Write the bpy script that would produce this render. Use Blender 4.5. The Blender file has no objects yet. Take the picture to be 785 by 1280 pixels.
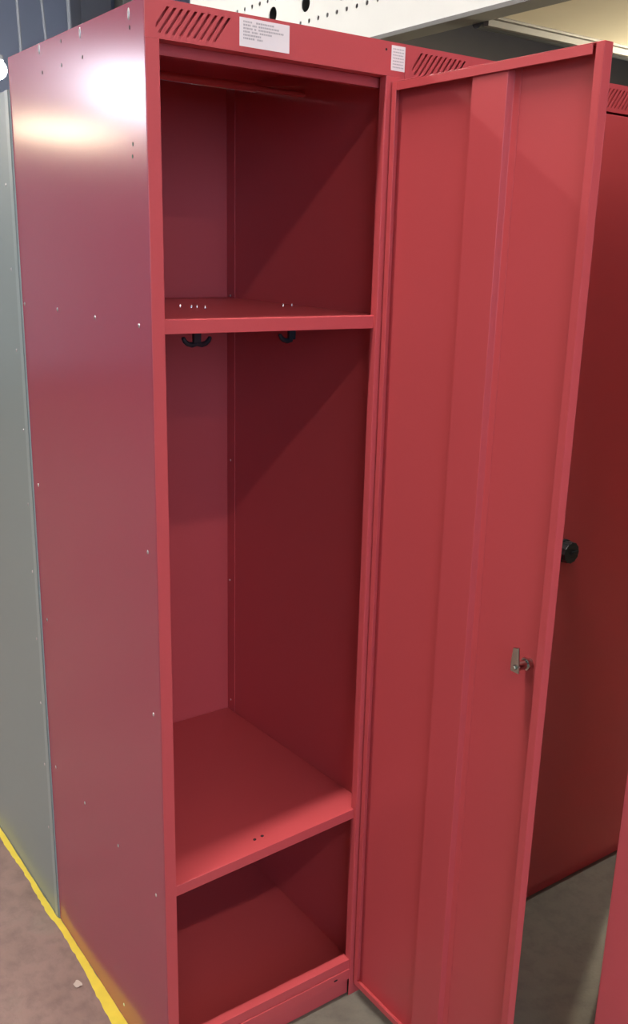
import bpy, bmesh, math, random
from mathutils import Vector, Matrix
random.seed(4)
S = bpy.context.scene
COL = S.collection
PI = math.pi

# ------------------------------------------------------------------ materials
def new_mat(name):
    m = bpy.data.materials.new(name); m.use_nodes = True
    nt = m.node_tree
    return m, nt, nt.nodes['Principled BSDF']

def paint(name, col, rough=.35, metal=0., spec=.5, var=.06, vscale=6., bump=.0, bscale=400., rvar=.05, coat=0.):
    """painted / plain surface with a faint procedural unevenness"""
    m, nt, b = new_mat(name)
    n = nt.nodes; l = nt.links
    tc = n.new('ShaderNodeTexCoord')
    nz = n.new('ShaderNodeTexNoise'); nz.inputs['Scale'].default_value = vscale; nz.inputs['Detail'].default_value = 4
    l.new(tc.outputs['Object'], nz.inputs['Vector'])
    mr = n.new('ShaderNodeMapRange'); mr.inputs[3].default_value = 1 - var; mr.inputs[4].default_value = 1 + var
    l.new(nz.outputs['Fac'], mr.inputs[0])
    mx = n.new('ShaderNodeMix'); mx.data_type = 'RGBA'; mx.blend_type = 'MULTIPLY'; mx.inputs[0].default_value = 1
    mx.inputs[6].default_value = (*col, 1)
    l.new(mr.outputs[0], mx.inputs[7]); l.new(mx.outputs[2], b.inputs['Base Color'])
    mr2 = n.new('ShaderNodeMapRange'); mr2.inputs[3].default_value = rough - rvar; mr2.inputs[4].default_value = rough + rvar
    l.new(nz.outputs['Fac'], mr2.inputs[0]); l.new(mr2.outputs[0], b.inputs['Roughness'])
    b.inputs['Metallic'].default_value = metal
    b.inputs['Specular IOR Level'].default_value = spec
    if coat: b.inputs['Coat Weight'].default_value = coat; b.inputs['Coat Roughness'].default_value = .25
    if bump:
        n2 = n.new('ShaderNodeTexNoise'); n2.inputs['Scale'].default_value = bscale; n2.inputs['Detail'].default_value = 2
        l.new(tc.outputs['Object'], n2.inputs['Vector'])
        bp = n.new('ShaderNodeBump'); bp.inputs['Strength'].default_value = bump; bp.inputs['Distance'].default_value = .001
        l.new(n2.outputs['Fac'], bp.inputs['Height']); l.new(bp.outputs[0], b.inputs['Normal'])
    return m

def emit(name, col, strength):
    m, nt, b = new_mat(name)
    b.inputs['Base Color'].default_value = (.8, .8, .8, 1)
    b.inputs['Emission Color'].default_value = (*col, 1)
    b.inputs['Emission Strength'].default_value = strength
    return m

RED   = paint('red_powder_coat', (.50, .070, .076), rough=.38, spec=.5, var=.03, vscale=3, bump=.08, bscale=500)
RED_SHADE  = paint('red_coat_side_shade', (.37, .050, .088), rough=.18, spec=.75, var=.02, vscale=3, rvar=.01)  # same red coat; weaker light and bluish reflection put into the colour
GREY  = paint('grey_powder_coat', (.27, .33, .31), rough=.36, spec=.6, var=.10, vscale=2.2, bump=.05)
GREYE = paint('grey_edge_paint', (.33, .40, .38), rough=.3, spec=.6, var=.05)
STEEL = paint('rivet_steel', (.72, .68, .66), rough=.3, metal=.9, var=.05)
CHROME= paint('chrome', (.48, .52, .47), rough=.16, metal=1., var=.04)
BLACK = paint('black_plastic', (.012, .017, .018), rough=.35, var=.1)
HOOKM = paint('black_hook_plastic', (.014, .022, .030), rough=.4, var=.1)
HOLE  = paint('dark_hole', (.02, .008, .01), rough=.8, var=.05)
LABELM= paint('label_paper', (.80, .72, .70), rough=.6, var=.03)
INK   = paint('label_ink', (.46, .41, .40), rough=.7, var=.05)
YELL  = paint('yellow_floor_paint', (.68, .52, .045), rough=.6, var=.16, vscale=30, bump=.3, bscale=120)
WHITE = paint('white_steel', (.86, .86, .80), rough=.45, var=.03)
FLANGE= paint('grey_flange_steel', (.20, .195, .18), rough=.5, var=.06)
SOFF  = paint('cream_soffit', (.60, .53, .40), rough=.6, var=.05)
DARKB = paint('dark_brown_partition', (.10, .088, .080), rough=.6, var=.10)
PIPEM = paint('dull_pipe', (.035, .036, .04), rough=.3, metal=0., var=.08)
BACKW = paint('slate_blue_wall', (.42, .48, .62), rough=.7, var=.15, vscale=.7)
COLM1 = paint('dark_steel_column', (.22, .23, .27), rough=.5, var=.08)
COLM2 = paint('pale_green_column', (.34, .36, .32), rough=.6, var=.08)
CABLE = paint('pale_cable', (.42, .45, .50), rough=.4, var=.05)
HALL  = paint('hall_wall', (.30, .30, .32), rough=.8, var=.08, vscale=.8)
HALLC = paint('hall_ceiling', (.26, .26, .28), rough=.8, var=.08, vscale=.8)
FIX   = paint('lamp_housing', (.6, .6, .6), rough=.5, var=.03)
SCRAPM= paint('paper_scrap', (.48, .38, .31), rough=.7, var=.1, vscale=60)
LAMP_F = emit('tube_light_front', (1., .91, .82), 64)
LAMP_B = emit('tube_light_rear', (1., .91, .82), 46)
LAMP_O = emit('tube_light_overhead', (1., .93, .88), 235)
FILL_L = emit('fill_light_left', (1., .95, .90), 130)
LAMP_R = emit('tube_light_behind', (1., .96, .90), 120)
DAY    = emit('daylight_window', (.88, .88, 1.), 27)
WARM   = emit('warm_lamp', (1., .82, .54), 80)
FILL_DAY   = emit('fill_daylight_front', (.56, .82, 1.2), 5.0)
SPOT   = emit('lamp_bright', (.95, .97, 1.), 30)

def floor_mat():
    m, nt, b = new_mat('floor_concrete')
    n = nt.nodes; l = nt.links
    tc = n.new('ShaderNodeTexCoord')
    sx = n.new('ShaderNodeSeparateXYZ'); l.new(tc.outputs['Object'], sx.inputs[0])
    def noise(sc, det, rough=.6):
        z = n.new('ShaderNodeTexNoise'); z.inputs['Scale'].default_value = sc; z.inputs['Detail'].default_value = det
        z.inputs['Roughness'].default_value = rough
        l.new(tc.outputs['Object'], z.inputs['Vector']); return z
    n1 = noise(3.2, 6); n2 = noise(26, 6, .7); n3 = noise(150, 3)
    def ramp(src, stops):
        r = n.new('ShaderNodeValToRGB'); cr = r.color_ramp
        while len(cr.elements) < len(stops): cr.elements.new(.5)
        for e, (p, c) in zip(cr.elements, stops): e.position = p; e.color = (*c, 1)
        l.new(src, r.inputs[0]); return r
    # worn red-brown walkway paint / bare concrete
    walk = ramp(n1.outputs['Fac'], [(.34, (.19, .122, .100)), (.52, (.245, .158, .132)), (.66, (.225, .178, .140))])
    bare = ramp(n1.outputs['Fac'], [(.35, (.11, .102, .080)), (.6, (.16, .148, .115))])
    gt = n.new('ShaderNodeMath'); gt.operation = 'GREATER_THAN'; gt.inputs[1].default_value = -.012
    l.new(sx.outputs[0], gt.inputs[0])
    mx = n.new('ShaderNodeMix'); mx.data_type = 'RGBA'
    l.new(gt.outputs[0], mx.inputs[0]); l.new(walk.outputs[0], mx.inputs[6]); l.new(bare.outputs[0], mx.inputs[7])
    dirt = ramp(n2.outputs['Fac'], [(.3, (.72, .72, .72)), (.55, (1, 1, 1)), (.75, (1.0, .97, .93))])
    mm = n.new('ShaderNodeMix'); mm.data_type = 'RGBA'; mm.blend_type = 'MULTIPLY'; mm.inputs[0].default_value = .8
    l.new(mx.outputs[2], mm.inputs[6]); l.new(dirt.outputs[0], mm.inputs[7])
    l.new(mm.outputs[2], b.inputs['Base Color'])
    b.inputs['Roughness'].default_value = .62; b.inputs['Specular IOR Level'].default_value = .35
    bp = n.new('ShaderNodeBump'); bp.inputs['Strength'].default_value = .25; bp.inputs['Distance'].default_value = .003
    l.new(n3.outputs['Fac'], bp.inputs['Height']); l.new(bp.outputs[0], b.inputs['Normal'])
    return m
FLOORM = floor_mat()

# ------------------------------------------------------------------ mesh helpers
def bx(bm, x0, x1, y0, y1, z0, z1):
    v = [bm.verts.new(p) for p in ((x0,y0,z0),(x1,y0,z0),(x1,y1,z0),(x0,y1,z0),(x0,y0,z1),(x1,y0,z1),(x1,y1,z1),(x0,y1,z1))]
    for f in ((0,3,2,1),(4,5,6,7),(0,1,5,4),(1,2,6,5),(2,3,7,6),(3,0,4,7)): bm.faces.new([v[i] for i in f])
    return v

def prism(bm, pts, axis, a, b):
    """polygon pts (2D) extruded along axis from a to b"""
    def P(u, w, t):
        return ((t,u,w) if axis == 'x' else (u,t,w) if axis == 'y' else (u,w,t))
    A = [bm.verts.new(P(*p, a)) for p in pts]; B = [bm.verts.new(P(*p, b)) for p in pts]
    n = len(pts)
    fs = [bm.faces.new(A), bm.faces.new(B[::-1])]
    for i in range(n): fs.append(bm.faces.new((A[i], B[i], B[(i+1)%n], A[(i+1)%n])))
    bmesh.ops.recalc_face_normals(bm, faces=bm.faces)

def circ(cu, cw, r, n=20, r2=None, ph=0):
    return [(cu + r*math.cos(ph+2*PI*i/n), cw + (r2 or r)*math.sin(ph+2*PI*i/n)) for i in range(n)]

def tube(bm, pts, r, n=10):
    rings = []
    pts = [Vector(p) for p in pts]
    up = None
    for i, p in enumerate(pts):
        t = (pts[min(i+1, len(pts)-1)] - pts[max(i-1, 0)]).normalized()
        if up is None: up = t.orthogonal().normalized()
        up = (up - t*up.dot(t)).normalized(); w = t.cross(up)
        rr = r[i] if isinstance(r, (list, tuple)) else r
        rings.append([bm.verts.new(p + up*rr*math.cos(2*PI*k/n) + w*rr*math.sin(2*PI*k/n)) for k in range(n)])
    for a, b in zip(rings, rings[1:]):
        for k in range(n): bm.faces.new((a[k], a[(k+1)%n], b[(k+1)%n], b[k]))
    bm.faces.new(rings[0][::-1]); bm.faces.new(rings[-1])
    bmesh.ops.recalc_face_normals(bm, faces=bm.faces)

def obj(name, bm, mat, parent=None, bevel=0., smooth=False, loc=None):
    me = bpy.data.meshes.new(name)
    if smooth:
        for f in bm.faces: f.smooth = True
    bm.to_mesh(me); bm.free()
    me.materials.append(mat)
    o = bpy.data.objects.new(name, me); COL.objects.link(o)
    if parent: o.parent = parent
    if loc: o.location = loc
    if smooth:
        me.set_sharp_from_angle(angle=math.radians(40))
    if bevel:
        md = o.modifiers.new('bevel', 'BEVEL'); md.width = bevel; md.segments = 2; md.limit_method = 'ANGLE'
        md.angle_limit = math.radians(50)
    return o

def BM(): return bmesh.new()
def box(name, d, mat, parent=None, bevel=0.):
    bm = BM(); bx(bm, *d); return obj(name, bm, mat, parent, bevel)
def thing(name, label, cat, loc=(0,0,0), rz=0., group=None):
    o = bpy.data.objects.new(name, None); COL.objects.link(o)
    o.empty_display_size = .1
    o.location = loc; o.rotation_euler = (0,0,rz); return tag(o, label, cat, group)
def tag(o, label, cat, group=None):
    o['label'] = label; o['category'] = cat
    if group: o['group'] = group
    return o
def struct(o): o['kind'] = 'structure'; return o

# ------------------------------------------------------------------ locker dimensions
W, D, H = .4465, .5555, 1.80
ZT = 1.7512           # underside of header
XA, XB = .0206, .4105 # door opening
T = .0018

def vents_header(mat, parent, v0, v1, n=9):
    """header plate with a row of slanted slots punched through it"""
    bm = BM()
    z0, z1 = 1.7585, 1.7915
    y0, y1 = 0., .0016
    lean = .0245
    bx(bm, XA*0+.0, v0-.004, y0, y1, ZT, H)
    pitch = (v1 - v0)/n
    bx(bm, v0-.004, v1+lean+.004, y0, y1, ZT, z0); bx(bm, v0-.004, v1+lean+.004, y0, y1, z1, H)
    # bars between the slots (parallelograms clipped at both ends)
    def bar(a, b):
        prism(bm, [(a, z0), (b, z0), (b+lean, z1), (a+lean, z1)], 'y', y0, y1)
    g = pitch*.42
    xl = v0-.002; dz = z1-z0
    bx(bm, v0-.004, xl, y0, y1, z0, z1)
    prism(bm, [(xl, z0), (v0, z0), (v0+lean, z1), (v0-pitch+g+lean, z1), (xl, z0+dz*(pitch-g-.002)/lean)], 'y', y0, y1)
    prism(bm, [(xl, z0+dz*(pitch-.002)/lean), (v0-pitch+lean, z1), (xl, z1)], 'y', y0, y1)
    for k in range(n):
        a = v0 + k*pitch + g
        bar(a, v0 + (k+1)*pitch)
    prism(bm, [(v1, z0), (v1+lean+.004, z0), (v1+lean+.004, z1), (v1+lean, z1)], 'y', y0, y1)
    bx(bm, v1+lean+.004, W, y0, y1, ZT, H)
    bx(bm, v0-.010, v1+lean+.010, .0125, .0140, ZT+.003, H-.003)   # baffle behind the slots
    # underside return
    bx(bm, XA, W-.02, y1, .020, ZT, ZT+.0016)
    return obj('vented_header', bm, mat, parent)

def rivet_mesh():
    bm = BM()
    bmesh.ops.create_uvsphere(bm, u_segments=10, v_segments=6, radius=.0026)
    for v in bm.verts: v.co.x *= .55
    me = bpy.data.meshes.new('rivet')
    for f in bm.faces: f.smooth = True
    bm.to_mesh(me); bm.free(); me.materials.append(STEEL); return me
RIV = rivet_mesh()
def rivet(parent, x, y, z, sx=1., name='rivet', mat=None):
    o = bpy.data.objects.new(name, RIV); COL.objects.link(o); o.parent = parent; o.location = (x, y, z)
    o.scale = (1, 1, sx)
    return o

def carcass(root, mat, side, v0=.018, v1=.112):
    """sides, back, top, base, plinth, front frame"""
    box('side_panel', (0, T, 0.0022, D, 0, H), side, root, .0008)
    box('side_panel', (W-T, W, 0.0022, D, 0, H), mat, root, .0008)
    box('back_panel', (T, W-T, D-T, D, 0.01, H-.003), mat, root)
    box('top_panel', (T, W-T, .004, D-T, H-T, H), mat, root)
    box('base_panel', (T, W-T, .006, D-T, .0418, .0436), mat, root)
    vents_header(mat, root, v0, v1)
    # frame stiles: front strip + return
    bm = BM(); bx(bm, 0, XA, 0, .0016, .0, ZT); bx(bm, XA-.0016, XA, .0016, .016, .0436, ZT)
    obj('frame_stile', bm, mat, root, .0006)
    bm = BM(); bx(bm, XB, W, 0, .0016, .0, ZT); bx(bm, XB, XB+.0016, .0016, .016, .0436, ZT)
    obj('frame_stile', bm, mat, root, .0006)
    # kick rail at the foot of the opening: upper lip and lower face with a seam between
    bm = BM(); bx(bm, XA, XB, .0042, .022, .0868, .0885); bx(bm, XA, XB, .0025, .0042, .067, .0885)
    bx(bm, XA, XB, .0205, .022, .0436, .0868)
    bx(bm, XA, XB, .0005, .0022, .0415, .0655); bx(bm, XA, XB, .0022, .012, .0640, .0655)
    obj('sill_lip', bm, mat, root, .0004)
    box('plinth', (XA-.002, XB+.003, .009, .0107, 0, .0415), mat, root)
    return root

def closed_door(root, mat, knob_z=.885, knob_x=.052):
    bm = BM(); bx(bm, XA+.0015, XB-.0015, -.0012, .0002, .034, ZT-.0045)
    bx(bm, XA+.0015, XA+.003, .0002, .018, .034, ZT-.0045); bx(bm, XB-.003, XB-.0015, .0002, .018, .034, ZT-.0045)
    d = obj('door', bm, mat, root, .0006)
    # black round turn knob with finger ridges
    bm = BM()
    prism(bm, circ(knob_x, knob_z, .0255, 28), 'y', -.0075, -.0012)
    n = 36
    prism(bm, [(knob_x + (.0225 + (.0014 if i % 3 == 0 else 0))*math.cos(2*PI*i/n), knob_z + (.0225 + (.0014 if i % 3 == 0 else 0))*math.sin(2*PI*i/n)) for i in range(n)], 'y', -.026, -.0075)
    k = obj('lock_knob', bm, BLACK, d, .001); k['label'] = 'black round lock knob'
    bm = BM(); bx(bm, knob_x-.003, knob_x+.016, -.031, -.026, knob_z-.003, knob_z+.004)
    obj('knob_grip', bm, BLACK, d, .001)
    return d

def sticker(root, x0, x1, z0, z1, lab):
    bm = BM(); bx(bm, x0, x1, -.0005, -.00005, z0, z1)
    s = obj('paper_label', bm, LABELM, root); s['label'] = lab
    return s

# ------------------------------------------------------------------ 1. the open locker
lk = thing('locker', 'tall red metal locker with its door standing wide open, nearest the yellow line', 'locker')
carcass(lk, RED, RED_SHADE)
# dark rib where the back panel folds into the right hand side
bm = BM(); bx(bm, W-T-.0016, W-T, D-.034, D-T, .044, H-.003)
obj('corner_seam', bm, RED, lk)
# inner door stop below the header
bm = BM(); bx(bm, XA-.004, XB+.006, .024, .0256, 1.7365, ZT+.0002); bx(bm, XA-.004, XB+.006, .0256, .034, 1.7365, 1.738)
obj('door_stop', bm, RED, lk)
# hanging rail under the top: thick sleeve and a thinner rod to the other side
bm = BM(); tube(bm, [(T, .278, 1.7565), (.341, .278, 1.7565)], .0068, 14)
hr = obj('hanging_rail', bm, RED, lk, 0, True)
bm = BM(); tube(bm, [(.341, .278, 1.7565), (W-T, .278, 1.7565)], .0048, 12)
obj('inner_rod', bm, RED, hr, 0, True)

def shelf(zfl, zfr, zbr, zbl, holes):
    """tray shelf: top sheet with folded front edge; corner heights given"""
    bm = BM()
    x0, x1, y0, y1 = .0030, .4425, .0085, D-.004
    def hz(x, y):
        u = (x-x0)/(x1-x0); v = (y-y0)/(y1-y0)
        return (zfl*(1-u)+zfr*u)*(1-v) + (zbl*(1-u)+zbr*u)*v
    th = .0016; drop = .0205
    for d in ((x0, x1, y0, y1, -th, 0), (x0+.018, x1-.032, y0-.0008, y0+.0008, -drop, -.0002), (x0+.018, x1-.032, y0+.0008, y0+.014, -drop, -drop+.0014)):
        for v in bx(bm, *d): v.co.z += hz(v.co.x, v.co.y)
    s = obj('shelf', bm, RED, lk, .0005)
    for (hx_, hy_, r) in holes:
        bm = BM(); prism(bm, circ(hx_, hy_, r, 14), 'z', -.0002, .0003)
        for v in bm.verts: v.co.z += hz(v.co.x, v.co.y)
        obj('shelf_hole', bm, HOLE, s)
    return s, hz
s1, hz1 = shelf(1.384, 1.3835, 1.386, 1.386, [])
s2, hz2 = shelf(.4215, .440, .4135, .4155, [(.204, .041, .0032), (.221, .042, .0032)])
# screw ends standing up out of the hat shelf
for (sx_, sy_) in ((.187, .275), (.199, .256), (.2085, .253), (.2165, .238), (.397, .264), (.414, .260)):
    bm = BM(); tube(bm, [(sx_, sy_, 1.3835), (sx_, sy_, 1.3885), (sx_, sy_, 1.3895)], [.0016, .0016, .0009], 8)
    obj('screw', bm, STEEL, s1, 0, True)

# coat hooks bolted below the hat shelf
def coat_hook(cx, cy, arms, ang=0.):
    bm = BM()
    zt = 1.3835
    # foot plate, tapered stem
    bx(bm, -.012, .012, -.010, .010, zt-.0045, zt-.0015)
    prism(bm, [(-.0085, zt-.004), (.0085, zt-.004), (.0070, zt-.061), (-.0070, zt-.061)], 'y', -.004, .004)
    for s in arms:
        pts = [(0, 0, zt-.0610), (s*.010, 0, zt-.0635), (s*.018, 0, zt-.0615), (s*.0240, 0, zt-.0565), (s*.0270, 0, zt-.0510), (s*.0275, 0, zt-.0495)]
        tube(bm, pts, [.0050, .0050, .0046, .0042, .0036, .0015], 10)
    bmesh.ops.rotate(bm, verts=bm.verts, cent=(0,0,0), matrix=Matrix.Rotation(ang, 3, 'Z'))
    bmesh.ops.translate(bm, verts=bm.verts, vec=(cx, cy, 0))
    return obj('coat_hook', bm, HOOKM, lk, .0007, True)
h = coat_hook(.2085, .255, (-1, 1)); h['label'] = 'black double coat hook'
h = coat_hook(.416, .262, (-1,)); h['label'] = 'black single coat hook by the side wall'

# rivets on the outer side panel
for (y, z) in ((.543,1.377),(.373,1.377),(.207,1.375),(.043,1.374),(.527,1.030),(.034,1.028),(.523,.747),(.029,.750),
               (.523,.407),(.361,.406),(.198,.402),(.038,.396),(.201,.034)):
    rivet(lk, 0, y, z, 1.35)
for (y, z) in ((.396,1.791),(.221,1.789),(.049,1.786)):
    o = rivet(lk, 0, y, z, 3.2)
    o.scale = (1, 1.25, 3.0)
bm = BM()
# punched pin holes in the side panel
for (y, z) in ((.387,1.755),(.301,1.755),(.215,1.755),(.047,1.769),(.047,1.622),(.049,1.606),(.299,1.789)):
    bmh = BM(); prism(bmh, circ(y, z, .0019, 12, .0028), 'x', -.0003, .0002)
    obj('pin_hole', bmh, HOLE, lk)
bm.free()
# rivets on the inner side wall
for (y, z) in ((.053,1.022),(.052,.741),(.539,1.031),(.543,.745),(.539,.44),(.539,1.39)):
    rivet(lk, W-T-(.0016 if y > .5 else 0), y, z, 1.0)
# square hole in the sill and a pin hole in the header
bm = BM(); prism(bm, circ(.376, .0535, .0052, 14, .0022), 'y', .0002, .0007); obj('sill_hole', bm, HOLE, lk)
bm = BM(); prism(bm, circ(.408, 1.788, .0019, 12), 'y', -.0003, .0002); obj('header_hole', bm, HOLE, lk)

# printed labels on the header (print is an illegible grey blur in the photo)
st = sticker(lk, .1440, .2275, 1.7588, 1.7955, 'wide white printed label')
bm = BM()
rows = [(.150, [.013, .0, .030]), (.150, [.011, .006, .034]), (.150, [.014, .003, .041]), (.150, [.010, .009, .020]), (.150, [.028]), (.150, [.019, .008])]
for r, (x, ws) in enumerate(rows):
    z = 1.7905 - r*.0042
    for k, w in enumerate(ws):
        u = x
        while u < x + w:
            g = random.uniform(.0013, .0032)
            bx(bm, u, min(u+g, x+w+.001), -.00075, -.0005, z-.0012, z+.0011); u += g + .0008
        x += w + .004
obj('print_lines', bm, INK, st)
st2 = sticker(lk, .4185, .4462, 1.7598, 1.7955, 'small white printed label')
bm = BM()
for r in range(7):
    z = 1.7905 - r*.0043; x = .4215
    while x < .4425:
        g = random.uniform(.0015, .0035)
        bx(bm, x, min(x+g, .4432), -.00075, -.0005, z-.0008, z+.0008); x += g + .0011
obj('print_lines', bm, INK, st2)

# the open door: pan with folded rims, stiffener, lock
DX0, DX1 = .4195, .4358      # rim plane / outer skin
DY0, DY1 = -.4125, -.0035    # free edge / hinge edge
DZ0, DZ1 = .0285, 1.7425
def door_frame():
    bm = BM(); t = .0012; lip = .0135
    bx(bm, DX1-t, DX1, DY0, DY1, DZ0, DZ1)                      # skin
    bx(bm, DX0, DX1-t, DY0, DY0+t, DZ0, DZ1)                    # free edge
    bx(bm, DX0, DX1-t, DY1-t, DY1, DZ0, DZ1)                    # hinge edge
    bx(bm, DX0, DX1-t, DY0+.010, DY1-t, DZ1-t, DZ1)             # top fold
    bx(bm, DX0, DX1-t, DY0+t, DY1-t, DZ0, DZ0+t)                # bottom fold
    bx(bm, DX0, DX0+t, DY0+t, DY0+lip, DZ0+t, DZ1)              # rim returns
    bx(bm, DX0, DX0+t, DY1-lip*.8, DY1-t, DZ0+t, DZ1-t)
    bx(bm, DX0, DX0+t, DY0+lip+.005, DY1-lip*.8, DZ1-lip, DZ1-t)
    bx(bm, DX0, DX0+t, DY0+lip+.001, DY1-lip*.8, DZ0+t, DZ0+lip)
    return bm
dr = obj('door', door_frame(), RED, lk, .0007)
xs = DX1-.0012
# hat section: chamfer side, flat crown, straight side and weld flanges
bm = BM()
xc = DX0+.0030
prism(bm, [(xs, -.1700), (xs-.0012, -.1700), (xc, -.1805), (xc, -.2490), (xs-.0012, -.2520), (xs-.0012, -.2640), (xs, -.2640)], 'z', DZ0+.0015, DZ1-.0016)
obj('stiffener', bm, RED, dr, .0010)
# small hinges on the stile
for z in (.22, .90, 1.60):
    bm = BM(); tube(bm, [(XB+.0305, -.0022, z-.03), (XB+.0305, -.0022, z+.03)], .0032, 12)
    obj('hinge', bm, RED, dr, 0, True)
# lock: inner chrome barrel, nut and cam lever; outer black knob
LY, LZ = -.375, .893
bm = BM(); prism(bm, circ(LY, LZ, .0072, 18), 'x', DX1-.032, DX1-.0012)
lc = obj('lock_barrel', bm, CHROME, dr, .0006, True); lc['label'] = 'chrome lock barrel'
bm = BM(); prism(bm, circ(LY, LZ, .0105, 6), 'x', DX1-.013, DX1-.0075); obj('lock_nut', bm, CHROME, dr, .0006)
bm = BM()
x1 = DX1-.032
prism(bm, [(LY-.0085, LZ-.008), (LY+.0085, LZ-.008), (LY+.0085, LZ+.008), (LY+.0062, LZ+.030), (LY-.0045, LZ+.033), (LY-.0068, LZ+.010)], 'x', x1-.0028, x1)
prism(bm, circ(LY, LZ, .0042, 6), 'x', x1-.0058, x1-.0028)
cam = obj('cam_lever', bm, CHROME, dr, .0006); cam['label'] = 'chrome cam lever'
bm = BM(); prism(bm, circ(LY, LZ, .0225, 28), 'x', DX1, DX1+.006)
prism(bm, circ(LY, LZ, .0175, 28), 'x', DX1+.006, DX1+.026)
k = obj('lock_knob', bm, BLACK, dr, .001, True); k['label'] = 'black lock knob on the outer face'

# ------------------------------------------------------------------ 2./3. further lockers of the row, 4. loose locker on the right
l2 = thing('locker', 'red locker hidden behind the open door, only its vented header seen', 'locker', (W+.0005, 0, 0), 0, 'red lockers')
carcass(l2, RED, RED); closed_door(l2, RED)
l3 = thing('locker', 'closed dark red locker with black round knob right of the open door', 'locker', (2*W+.001, 0, 0), 0, 'red lockers')
carcass(l3, RED, RED); closed_door(l3, RED)
l4 = thing('locker', 'bright red locker side cut off by the lower right picture edge', 'locker', (.646+D*math.sin(math.radians(31)), -.425-D*math.cos(math.radians(31)), 0), math.radians(31), 'red lockers')
lk['group'] = 'red lockers'
carcass(l4, RED, RED); closed_door(l4, RED)

# ------------------------------------------------------------------ grey locker behind
gl = thing('locker', 'grey metal locker standing behind the open red locker', 'locker', (0, D+.0015, 0))
GD, GH = .449, 1.748
gx = -.0015
box('side_panel', (gx, gx+T, .006, GD, 0, GH), GREY, gl, .0006)
box('side_panel', (W-T, W, .006, GD, 0, GH), GREY, gl, .0006)
box('back_panel', (gx+T, W-T, .0008, .0026, 0, GH), GREY, gl)
box('top_panel', (gx+T, W-T, .003, GD-.02, GH-T, GH), GREY, gl)
bm = BM(); bx(bm, gx-.0022, gx, .0, .0185, 0, GH); bx(bm, gx-.0022, gx+.02, .0, .0015, 0, GH)
e = obj('corner_strip', bm, GREYE, gl, .0010); e['label'] = 'pale grey corner strip'
bm = BM(); bx(bm, gx, W, GD-.001, GD+.0005, .05, GH); obj('door', bm, GREY, gl, .0006)
for z in (1.59, 1.438, 1.285, 1.129, .976, .831, .68, .53, .38, .22):
    rivet(gl, gx, .0345 + (.012 if z > 1.2 else 0), z, 1.2)

# ------------------------------------------------------------------ floor line, scrap
bm = BM()
path = []
N = 120
y = -2.6
L, R_ = [], []
while y < 1.02:
    wd = .026 if y < .15 else .026 - .013*min(1, (y-.15)/.4)
    re = -.0004 if y < D else -.0042
    L.append((re - wd + .0018*math.sin(y*19) + random.uniform(-.0014, .0014), y))
    R_.append((re - (0 if y < 0 else .0012*abs(math.sin(y*31))*random.random()), y)); y += .0125
for (a, b) in (((-.006, 1.055), (.006, 1.030)), ((.014, 1.090), (.028, 1.068)), ((.050, 1.135), (.072, 1.112)), ((.42, 1.42), (.44, 1.40))):
    L.append(a); R_.append(b)
vl = [bm.verts.new((*p, .0006)) for p in L]; vr = [bm.verts.new((*p, .0006)) for p in R_]
bl = [bm.verts.new((*p, 0)) for p in L]; br = [bm.verts.new((*p, 0)) for p in R_]
for i in range(len(L)-1):
    bm.faces.new((vl[i], vr[i], vr[i+1], vl[i+1])); bm.faces.new((bl[i], vl[i], vl[i+1], bl[i+1])); bm.faces.new((vr[i], br[i], br[i+1], vr[i+1]))
bmesh.ops.recalc_face_normals(bm, faces=bm.faces)
tag(obj('floor_line', bm, YELL), 'yellow painted line on the floor along the foot of the lockers', 'floor line')
bm = BM()
bmesh.ops.create_icosphere(bm, subdivisions=2, radius=1)
for v in bm.verts:
    k = 1 + .22*math.sin(5*v.co.x+2*v.co.y) + random.uniform(-.12, .12)
    v.co = Vector((v.co.x*.0075*k, v.co.y*.0095*k, v.co.z*.0035*k))
    v.co.z = max(v.co.z, -.0028) + .0028
tag(obj('paper_scrap', bm, SCRAPM, None, 0, True, (-.043, .338, .0006)), 'small crumpled pale scrap lying beside the yellow floor line', 'scrap')

# ------------------------------------------------------------------ steelwork above and behind
pb = thing('steel_beam', 'white perforated steel beam high above the row of lockers', 'beam', (2.53, 2.7, 2.48))
BY0, BY1, BZ0, BZ1 = .9-2.7, 4.62-2.7, .02, .515
bm = BM(); bx(bm, 0, .004, BY0, BY1, BZ0, BZ1)
web = obj('web_plate', bm, WHITE, pb); web['label'] = 'white perforated web plate'
bm = BM()
y = 2.718 - 2.7
for i in range(-16, 24):
    yy = y + i*.0826
    if BY0+.05 < yy < BY1-.05:
        prism(bm, circ(yy, .178, .0115, 12), 'x', -.01, .02); prism(bm, circ(yy, .343, .0115, 12), 'x', -.01, .02)
for i in range(-6, 7):
    yy = 3.331 - 2.7 + i*.322
    if BY0+.06 < yy < BY1-.06: prism(bm, circ(yy, .265, .040, 24), 'x', -.01, .02)
cut = obj('cutter', bm, WHITE, pb)
md = web.modifiers.new('b', 'BOOLEAN'); md.object = cut; md.operation = 'DIFFERENCE'; md.solver = 'EXACT'
bpy.context.view_layer.update()
dg = bpy.context.evaluated_depsgraph_get()
nm = bpy.data.meshes.new_from_object(web.evaluated_get(dg))
web.modifiers.clear(); web.data = nm
bpy.data.objects.remove(cut)
box('bottom_flange', (-.002, .122, BY0, BY1, 0, .02), FLANGE, pb, .002)
box('top_flange', (-.002, .122, BY0, BY1, BZ1, BZ1+.02), FLANGE, pb, .002)
box('back_web', (.116, .122, BY0, BY1, .02, BZ1), FLANGE, pb)

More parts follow.
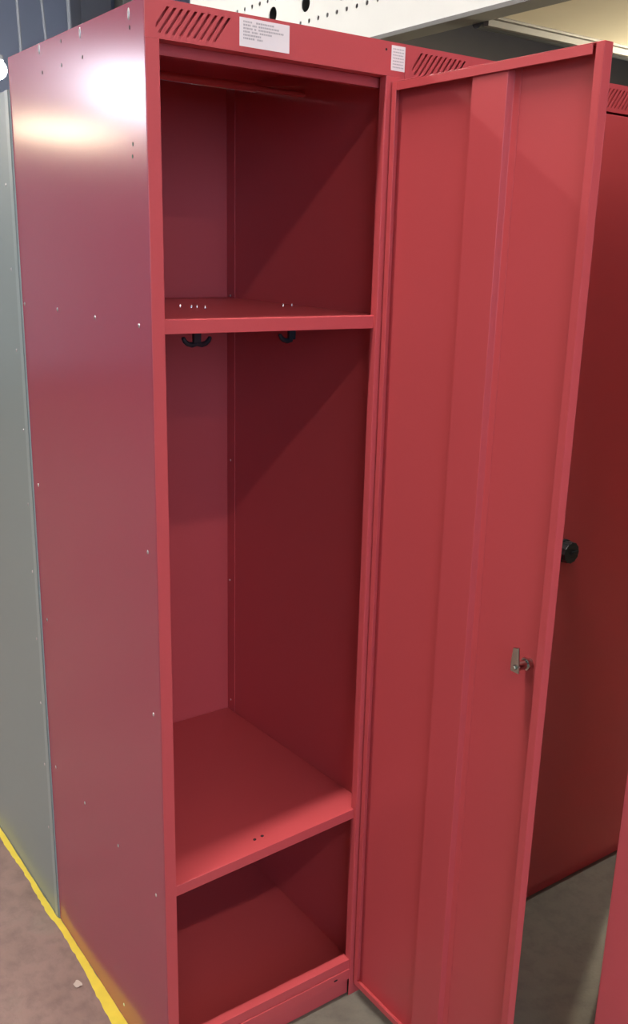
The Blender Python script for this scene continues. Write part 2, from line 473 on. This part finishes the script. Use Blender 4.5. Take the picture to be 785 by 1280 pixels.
dk = thing('mezzanine_deck', 'cream underside of a raised deck beside the white perforated beam', 'deck', (2.653, .9, 2.48))
box('soffit_panel', (0, 3.6, 0, 1.18, .02, .06), SOFF, dk)
bm = BM(); bx(bm, 0, 3.6, 1.18, 1.21, -.018, .10); bx(bm, 0, 3.6, 1.155, 1.18, .008, .02)
obj('edge_trim', bm, DARKB, dk, .002)
bm = BM(); tube(bm, [(.0, 1.25, .014), (3.6, 1.25, .014)], .034, 20)
o = obj('edge_pipe', bm, PIPEM, dk, 0, True); o['label'] = 'dull dark pipe along the deck edge'
bm = BM(); prism(bm, circ(1.7, .65, .06, 16), 'z', .0, .02); tube(bm, [(1.7, .65, .01), (1.7, .65, -.03)], .008, 8); prism(bm, circ(1.7, .65, .045, 16), 'z', -.06, -.03)
l = obj('fill_lamp_holder', bm, FIX, dk)
bm = BM(); bmesh.ops.create_uvsphere(bm, u_segments=20, v_segments=12, radius=.085, matrix=Matrix.Translation((1.7, .65, -.13)))
obj('fill_lamp_globe', bm, emit('deck_fill_lamp', (1., .90, .66), 1300), l, 0, True)  # unseen lamp added to brighten the cream soffit
box('support_post', (3.35, 3.47, .10, .22, -2.48, .02), FLANGE, dk, .003)
pt = box('partition_panel', (2.66, 7.2, 4.7, 4.76, 0, 3.6), DARKB)
tag(pt, 'dark brown partition behind the lockers below the cream deck', 'partition')

# columns and hanging cables at the far end of the hall
bm = BM(); bx(bm, -.17, .17, -.17, -.15, 0, 6); bx(bm, -.17, .17, .15, .17, 0, 6); bx(bm, -.012, .012, -.15, .15, 0, 6)
c1 = obj('steel_column', bm, COLM1, None, .003, False, (3.93, 9.55, 0)); tag(c1, 'dark steel column at the far wall, right of the hanging cables', 'column')
bm = BM(); bx(bm, -.2, .2, -.12, .12, 0, 6); bx(bm, -.24, .24, -.16, .16, 0, .25)
c2 = obj('steel_column', bm, COLM2, None, .01, False, (4.42, 9.45, 0)); tag(c2, 'pale greenish column at the far wall, right of the dark steel column', 'column')
def cable(x, y_, x2, label, r=.014):
    bm = BM()
    tube(bm, [(x + (x2-x)*t + .012*math.sin(t*9), y_, 5.98 - t*3.6) for t in [i/14 for i in range(15)]], r, 8)
    o = obj('hanging_cable', bm, CABLE, None, 0, True); tag(o, label, 'cable', 'hanging cables'); return o
cable(2.40, 7.5, 2.42, 'leftmost of the three pale cables hanging at the far wall')
cable(2.52, 7.5, 2.68, 'middle one of the three pale cables hanging at the far wall', .013)
cable(2.88, 7.5, 2.865, 'rightmost of the three pale cables, beside the dark column', .018)

# ------------------------------------------------------------------ the hall
X0, X1, Y0, Y1, ZC = -8., 10., -9., 10., 6.
struct(box('floor', (X0, X1, Y0, Y1, -.1, 0), FLOORM))
struct(box('ceiling', (X0, X1, Y0, Y1, ZC, ZC+.1), HALLC))
struct(box('wall_left', (X0-.1, X0, Y0, Y1, 0, ZC), HALL))
struct(box('wall_right', (X1, X1+.1, Y0, Y1, 0, ZC), HALL))
struct(box('wall_front', (X0, X1, Y0-.1, Y0, 0, ZC), HALL))
struct(box('wall_back', (X0, X1, Y1, Y1+.1, 0, ZC), BACKW))

# daylight window in the far wall (its sheen is on the side panel)
def far_window(n, x0, x1, z0, z1):
    w = bpy.data.objects.new('window_%d' % n, None); COL.objects.link(w); struct(w); w.location = (0, Y1, 0)
    bm = BM(); f = .05
    bx(bm, x0-f, x0, -.05, 0, z0-f, z1+f); bx(bm, x1, x1+f, -.05, 0, z0-f, z1+f); bx(bm, x0, x1, -.05, 0, z0-f, z0); bx(bm, x0, x1, -.05, 0, z1, z1+f)
    obj('window_frame', bm, FIX, w)
    box('pane', (x0, x1, -.03, -.01, z0, z1), DAY, w)
far_window(1, -6.0, -4.25, 3.02, 3.55)
def front_fill_window(n, x0, x1, z0, z1):  # unseen windows added behind the camera as bluish fill for the locker interior
    w = bpy.data.objects.new('window_%d' % n, None); COL.objects.link(w); struct(w); w.location = (0, Y0, 0)
    bm = BM(); f = .08
    bx(bm, x0-f, x0, 0, .06, z0-f, z1+f); bx(bm, x1, x1+f, 0, .06, z0-f, z1+f); bx(bm, x0, x1, 0, .06, z0-f, z0); bx(bm, x0, x1, 0, .06, z1, z1+f)
    bx(bm, (x0+x1)/2-.04, (x0+x1)/2+.04, 0, .06, z0, z1)
    obj('window_frame', bm, FIX, w)
    box('pane', (x0, x1, .01, .03, z0, z1), FILL_DAY, w)
front_fill_window(2, -5.6, -2.8, 1.0, 4.4)
front_fill_window(3, -2.4, .4, 1.0, 4.4)

# ------------------------------------------------------------------ lamps
def strip(x0, x1, y_, z, mat, w, label, group):
    t = thing('strip_light', label, 'lamp', ((x0+x1)/2, y_, z), 0, group)
    hl = (x1-x0)/2
    bm = BM(); prism(bm, [(-w, .0), (w, .0), (w*.6, .07), (-w*.6, .07)], 'x', -hl, hl)
    obj('housing', bm, FIX, t)
    bm = BM(); prism(bm, [(w*.85, -.001), (-w*.85, -.001), (-w*.6, -.03), (w*.6, -.03)], 'x', -hl+.03, hl-.03)
    obj('diffuser', bm, mat, t)
    for s in (-1, 1):
        bm = BM(); tube(bm, [(s*hl*.7, 0, .07), (s*hl*.7, 0, ZC-z)], .008, 6); obj('suspension_rod', bm, FIX, t)
    return t
for i in range(2):
    x = -2.8 + i*2.7
    strip(x, x+2.45, -3.05, 4., LAMP_F, .07, 'white strip light of the row in front of the lockers', 'strip lights in front of the lockers')
for i in range(2):
    x = -2.8 + i*2.7
    strip(x, x+2.45, -6.2, 4., LAMP_B, .07, 'white strip light of the row farthest in front of the lockers', 'strip lights far in front')
strip(-4.1, -2.8, -.16, 4., FILL_L, .07, 'added white fill light left of the lockers, out of view', None)  # added lamp, lifts the side of the loose locker on the right
strip(-.95, .40, -.16, 4., LAMP_O, .07, 'white strip light hanging above the open red locker', None)
for i in range(2):
    x = -3.6 + i*2.7
    strip(x, x+2.45, 4.0, 4.4, LAMP_R, .07, 'white strip light of the row behind the lockers', 'strip lights behind the lockers')
wl = strip(-3.45, -2.55, 8., 2.54, WARM, .12, 'warm yellow strip light hanging far behind the lockers', None)
bl_ = thing('bulkhead_lamp', 'bright white lamp glowing at the far left behind the grey locker', 'lamp', (2.37, 8.0, 2.99))
bm = BM(); bmesh.ops.create_uvsphere(bm, u_segments=20, v_segments=12, radius=.085); obj('globe', bm, SPOT, bl_, 0, True)
bm = BM(); prism(bm, circ(0, 0, .06, 16), 'z', .075, .12); tube(bm, [(0, 0, .12), (0, 0, ZC-2.99)], .008, 8); obj('holder', bm, FIX, bl_)
# ------------------------------------------------------------------ world, camera, colour
w = bpy.data.worlds.new('hall_world'); S.world = w; w.use_nodes = True
w.node_tree.nodes['Background'].inputs[0].default_value = (.5, .55, .65, 1)
w.node_tree.nodes['Background'].inputs[1].default_value = .2

cam = bpy.data.cameras.new('camera'); co = bpy.data.objects.new('camera', cam); COL.objects.link(co)
co.location = (-.59979, -1.25157, 1.48396)
co.rotation_euler = (1.28802061, -.0244587, -.61498546)
cam.sensor_fit = 'AUTO'; cam.sensor_width = 36.
cam.lens = 1174.60/1280*36
cam.shift_x = -2.951/1280; cam.shift_y = 16.206/1280
cam.clip_start = .02
S.camera = co
S.view_settings.view_transform = 'Standard'; S.view_settings.look = 'None'
S.view_settings.gamma = 1; S.view_settings.use_curve_mapping = False
S.view_settings.exposure = 0.
S.cycles.use_denoising = True
S.cycles.max_bounces = 10; S.cycles.diffuse_bounces = 6
S.cycles.sample_clamp_indirect = 8
